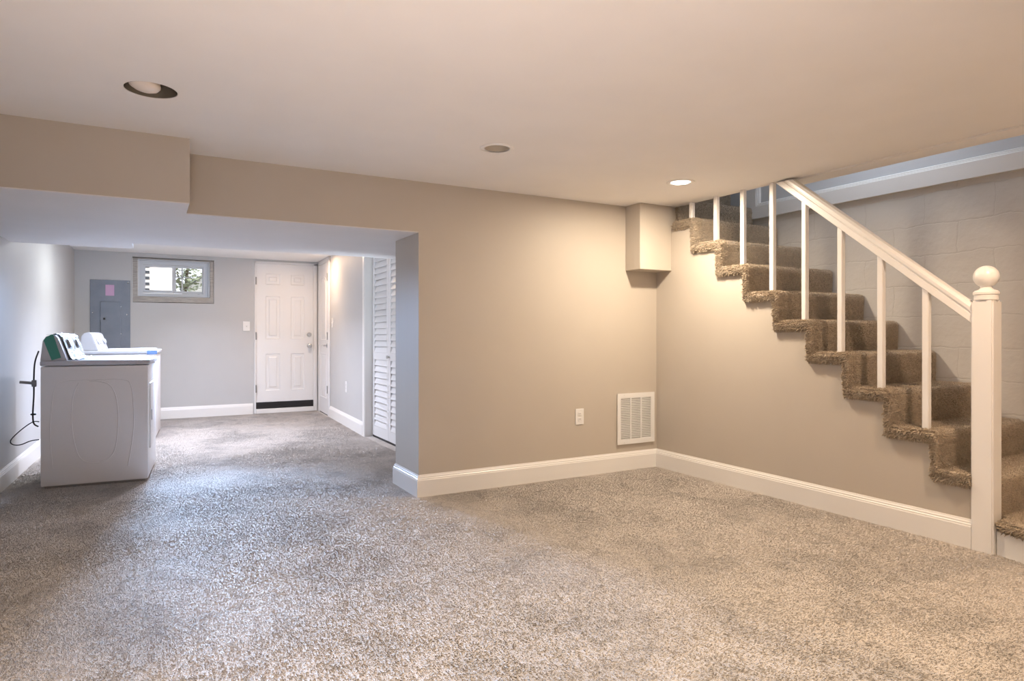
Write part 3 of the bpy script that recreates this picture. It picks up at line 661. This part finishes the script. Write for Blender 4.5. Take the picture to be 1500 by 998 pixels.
# ------------------------------------------------------------------ laundry machines
def machine(name, loc, rz, label, dryer):
    """front faces +X in its own frame; origin at the near front floor corner; body spans x -.64..0, y 0..w"""
    t = empty(name, loc, rz, True); tag(t, label, 'dryer' if dryer else 'washer'); w = .69; D = .64; H = .835 if dryer else .855; T = .040
    bm = B(); box(bm, -D, 0, 0, w, .018, H, .008, 2)
    cab = obj('cabinet', bm, M_APPL, t, True)
    # pressed outline on the near side panel
    bm = B()
    def press(pts, r): tube(bm, [(a, -.0005, b) for a, b in pts], r, 6, 5)
    press([(-.57, .14), (-.585, .40), (-.56, .68), (-.50, .735), (-.34, .74), (-.16, .735), (-.105, .68), (-.09, .40), (-.125, .12)], .0032)
    press([(-.42, .72), (-.455, .62), (-.46, .42), (-.43, .24), (-.38, .17), (-.30, .16), (-.235, .19), (-.20, .27), (-.185, .45), (-.20, .62), (-.25, .71), (-.36, .735)], .0036)
    obj('side_pressing', bm, M_APPL, cab, True)
    bm = B(); box(bm, -D+.02, -.02, .02, w-.02, .0, .018); obj('base', bm, M_KNOB, t)
    bm = B(); box(bm, -D-.004, .012, -.004, w+.004, H+.004, H+T, .010, 3); tp = obj('top_deck', bm, M_APLID, t, True)
    if not dryer:
        bm = B(); box(bm, -D+.17, -.03, .06, w-.06, H+T+.0005, H+T+.012, .005, 2); obj('lid', bm, M_APLID, t, True)
    else:
        bm = B(); box(bm, -.0005, .008, .11, w-.11, .22, .70, .004, 2); obj('door', bm, M_APPL, t, True)
        bm = B(); box(bm, .008, .013, .16, .20, .42, .50, .002, 1); obj('door_grip', bm, M_APLID, t, True)
    z = H+T
    prof = [(-D-.002, z+.0005), (-D+.012, z+.135), (-D+.030, z+.165), (-D+.060, z+.178), (-D+.085, z+.172), (-D+.100, z+.155), (-D+.150, z+.0005)]
    bm = B(); prism(bm, prof, lambda u, v, a: (u, a, v), 0, w); bmesh.ops.bevel(bm, geom=[e for e in bm.edges if abs((e.verts[0].co-e.verts[1].co).y) < .01], offset=.006, segments=2, affect='EDGES')
    con = obj('console', bm, M_APLID, t, True)
    A_, B_ = Vector((-D+.100, 0, z+.155)), Vector((-D+.150, 0, z+.0005)); fd = (B_-A_).normalized(); fn_ = Vector((-fd.z, 0, fd.x)); fn_ = fn_ if fn_.x > 0 else -fn_
    def on_face(s, y, o=.0): return A_+fd*s*(B_-A_).length+fn_*o+Vector((0, y, 0))
    def dial(y, s, r):
        bm = B(); vs = lathe(bm, [(r, 0), (r*.95, .010), (r*.6, .020), (r*.1, .022)], (0, 0, 0), 20)
        q = Vector((0, 0, 1)).rotation_difference(fn_).to_matrix(); bmesh.ops.rotate(bm, cent=(0, 0, 0), matrix=q, verts=vs)
        bmesh.ops.translate(bm, vec=on_face(s, y, .004), verts=vs); return bm
    if dryer:
        # film wrapped over the console: a wrinkled sheet standing off the front face and over the top
        bm = B(); nu, nv2 = 26, 20; G = []
        path = [Vector((-D+.040, 0, z+.170)), Vector((-D+.060, 0, z+.1795)), Vector((-D+.086, 0, z+.1735)), Vector((-D+.1015, 0, z+.156)), Vector((-D+.153, 0, z+.004)), Vector((-D+.20, 0, z+.003))]
        for i in range(nv2):
            f = i/(nv2-1)*(len(path)-1); k = min(int(f), len(path)-2); base = path[k].lerp(path[k+1], f-k); row = []
            for j in range(nu):
                y = .075+(w-.10)*j/(nu-1); off = .003+.011*abs(math.sin(j*1.7+i*.9)+.6*math.sin(j*.7-i*1.9))*(.4+rng.random()*.6)
                row.append(bm.verts.new(base+Vector((off*.8, y-base.y, off*.55))))
            G.append(row)
        for i in range(nv2-1):
            for j in range(nu-1): bm.faces.new((G[i][j], G[i][j+1], G[i+1][j+1], G[i+1][j]))
        bm.normal_update()
        f = obj('packing_film', bm, M_FILM, con, True, label='crinkled clear film over the console')
        md = f.modifiers.new('thick', 'SOLIDIFY'); md.thickness = .0012
        for y in (.20, .50):
            bm = B(); vs = box(bm, -.030, .030, -.028, .028, -.006, .010, .006, 2)
            q = Vector((0, 0, 1)).rotation_difference(fn_).to_matrix(); bmesh.ops.rotate(bm, cent=(0, 0, 0), matrix=q, verts=bm.verts[:]); bmesh.ops.translate(bm, vec=on_face(.30, y, .016), verts=bm.verts[:]); obj('dial', bm, M_KNOB, con, True, label='grey dial under the film')
        # green tape: strip down the end cap, folded over the top
        bm = B(); yy = -.0022
        prism(bm, [(-D+.018, z+.140), (-D+.034, z+.163), (-D+.062, z+.1785), (-D+.074, z+.177), (-D+.118, z+.020), (-D+.064, z+.004)], lambda u, v, a: (u, a, v), yy, -.0004)
        box(bm, -D+.034, -D+.072, -.002, .075, z+.1782, z+.1792); obj('packing_tape', bm, M_TAPEG, con, label='green tape strip on the console end')
    else:
        for y in (.16, .55): obj('dial', dial(y, .45, .032), M_APLID, con, True)
        bm = B(); c0, c1 = on_face(.30, .0, .001), on_face(.62, 0, .001)
        A0 = [bm.verts.new(on_face(s, y, o)) for s, y in ((.3, .23), (.62, .23), (.62, .36), (.3, .36)) for o in (.0012,)]; bm.faces.new(A0)
        r_ = bmesh.ops.extrude_face_region(bm, geom=bm.faces[:]); bmesh.ops.translate(bm, vec=fn_*-.001, verts=[g for g in r_['geom'] if isinstance(g, bmesh.types.BMVert)])
        obj('label_plate', bm, M_KNOB, con, label='small grey printed patch')
        bm = B(); box(bm, -.075, .0135, -.0052, -.0042, z-.040, z-.004); box(bm, -.075, .010, -.0052, .05, z, z+.001); obj('packing_tape', bm, M_TAPEB, tp, label='blue tape strip at the top corner')
    return t
machine('clothes_dryer', (.0, 5.36, 0), -math.radians(4.5), 'nearer white laundry machine, its console wrapped in film with green tape', True)
machine('washing_machine', (.065, 7.42, 0), -math.radians(4.5), 'farther white laundry machine with unwrapped console and blue tape at its corner', False)

# power cord between the dryer and the wall
pc = empty('power_cord', (-.75, 5.8, .25)); tag(pc, 'black power cord hanging behind the nearer laundry machine', 'cord')
bm = B(); tube(bm, [(-.706, 5.9, .93), (-.722, 5.85, .85), (-.722, 5.8, .74), (-.722, 5.8, .62), (-.728, 5.8, .48), (-.722, 5.8, .41), (-.695, 5.8, .385)], .0055, 8)
tube(bm, [(-.69, 5.8, .42), (-.73, 5.8, .42), (-.80, 5.8, .365), (-.855, 5.8, .30), (-.845, 5.8, .268), (-.80, 5.8, .262), (-.74, 5.8, .285), (-.69, 5.8, .29)], .0038, 8); obj('cable', bm, M_BLACK, pc, True)
bm = B(); tube(bm, [(-.722, 5.8, .70), (-.75, 5.8, .705), (-.772, 5.8, .708), (-.805, 5.8, .712)], .011, 8); box(bm, -.735, -.705, 5.785, 5.815, .675, .725, .006, 2); obj('plug', bm, M_KNOB, pc, True)
bm = B(); box(bm, -.742, -.708, 5.79, 5.81, .470, .482, .003, 1); obj('cable_tie', bm, M_BLACK, pc)

# ------------------------------------------------------------------ breaker panel
bp = empty('breaker_panel', (-.39, YF, .8)); tag(bp, 'grey metal breaker panel on the far wall behind the laundry machines', 'electrical panel')
bm = B(); box(bm, -.60, -.188, YF-.012, YF-.0005, .80, 1.703, .003, 1); obj('cover', bm, M_PANEL, bp)
bm = B(); box(bm, -.495, -.290, YF-.026, YF-.0125, .885, 1.445, .004, 1); dr = obj('door', bm, M_PANEL, bp)
bm = B(); box(bm, -.495, -.425, YF-.029, YF-.026, 1.215, 1.262, .002, 1); lt = obj('latch', bm, M_PANEL, dr)
bm = B(); box(bm, -.468, -.445, YF-.031, YF-.029, 1.226, 1.250); obj('latch_tab', bm, M_BLACK, lt)
bm = B(); box(bm, -.445, -.355, YF-.0135, YF-.0121, 1.515, 1.645); obj('sticker', bm, M_STICK, bp, label='pink and lilac sticker')
for x, z in ((-.215, 1.675), (-.575, 1.31), (-.225, 1.29), (-.285, 1.385), (-.285, 1.06)):
    bm = B(); lathe(bm, [(.009, YF-.0121), (.007, YF-.0165), (.001, YF-.017)], (x, 0, z), 12, 'Y'); obj('screw', bm, M_CHROME, bp)

for o in bpy.data.objects:
    if '_local' in o: del o['_local']
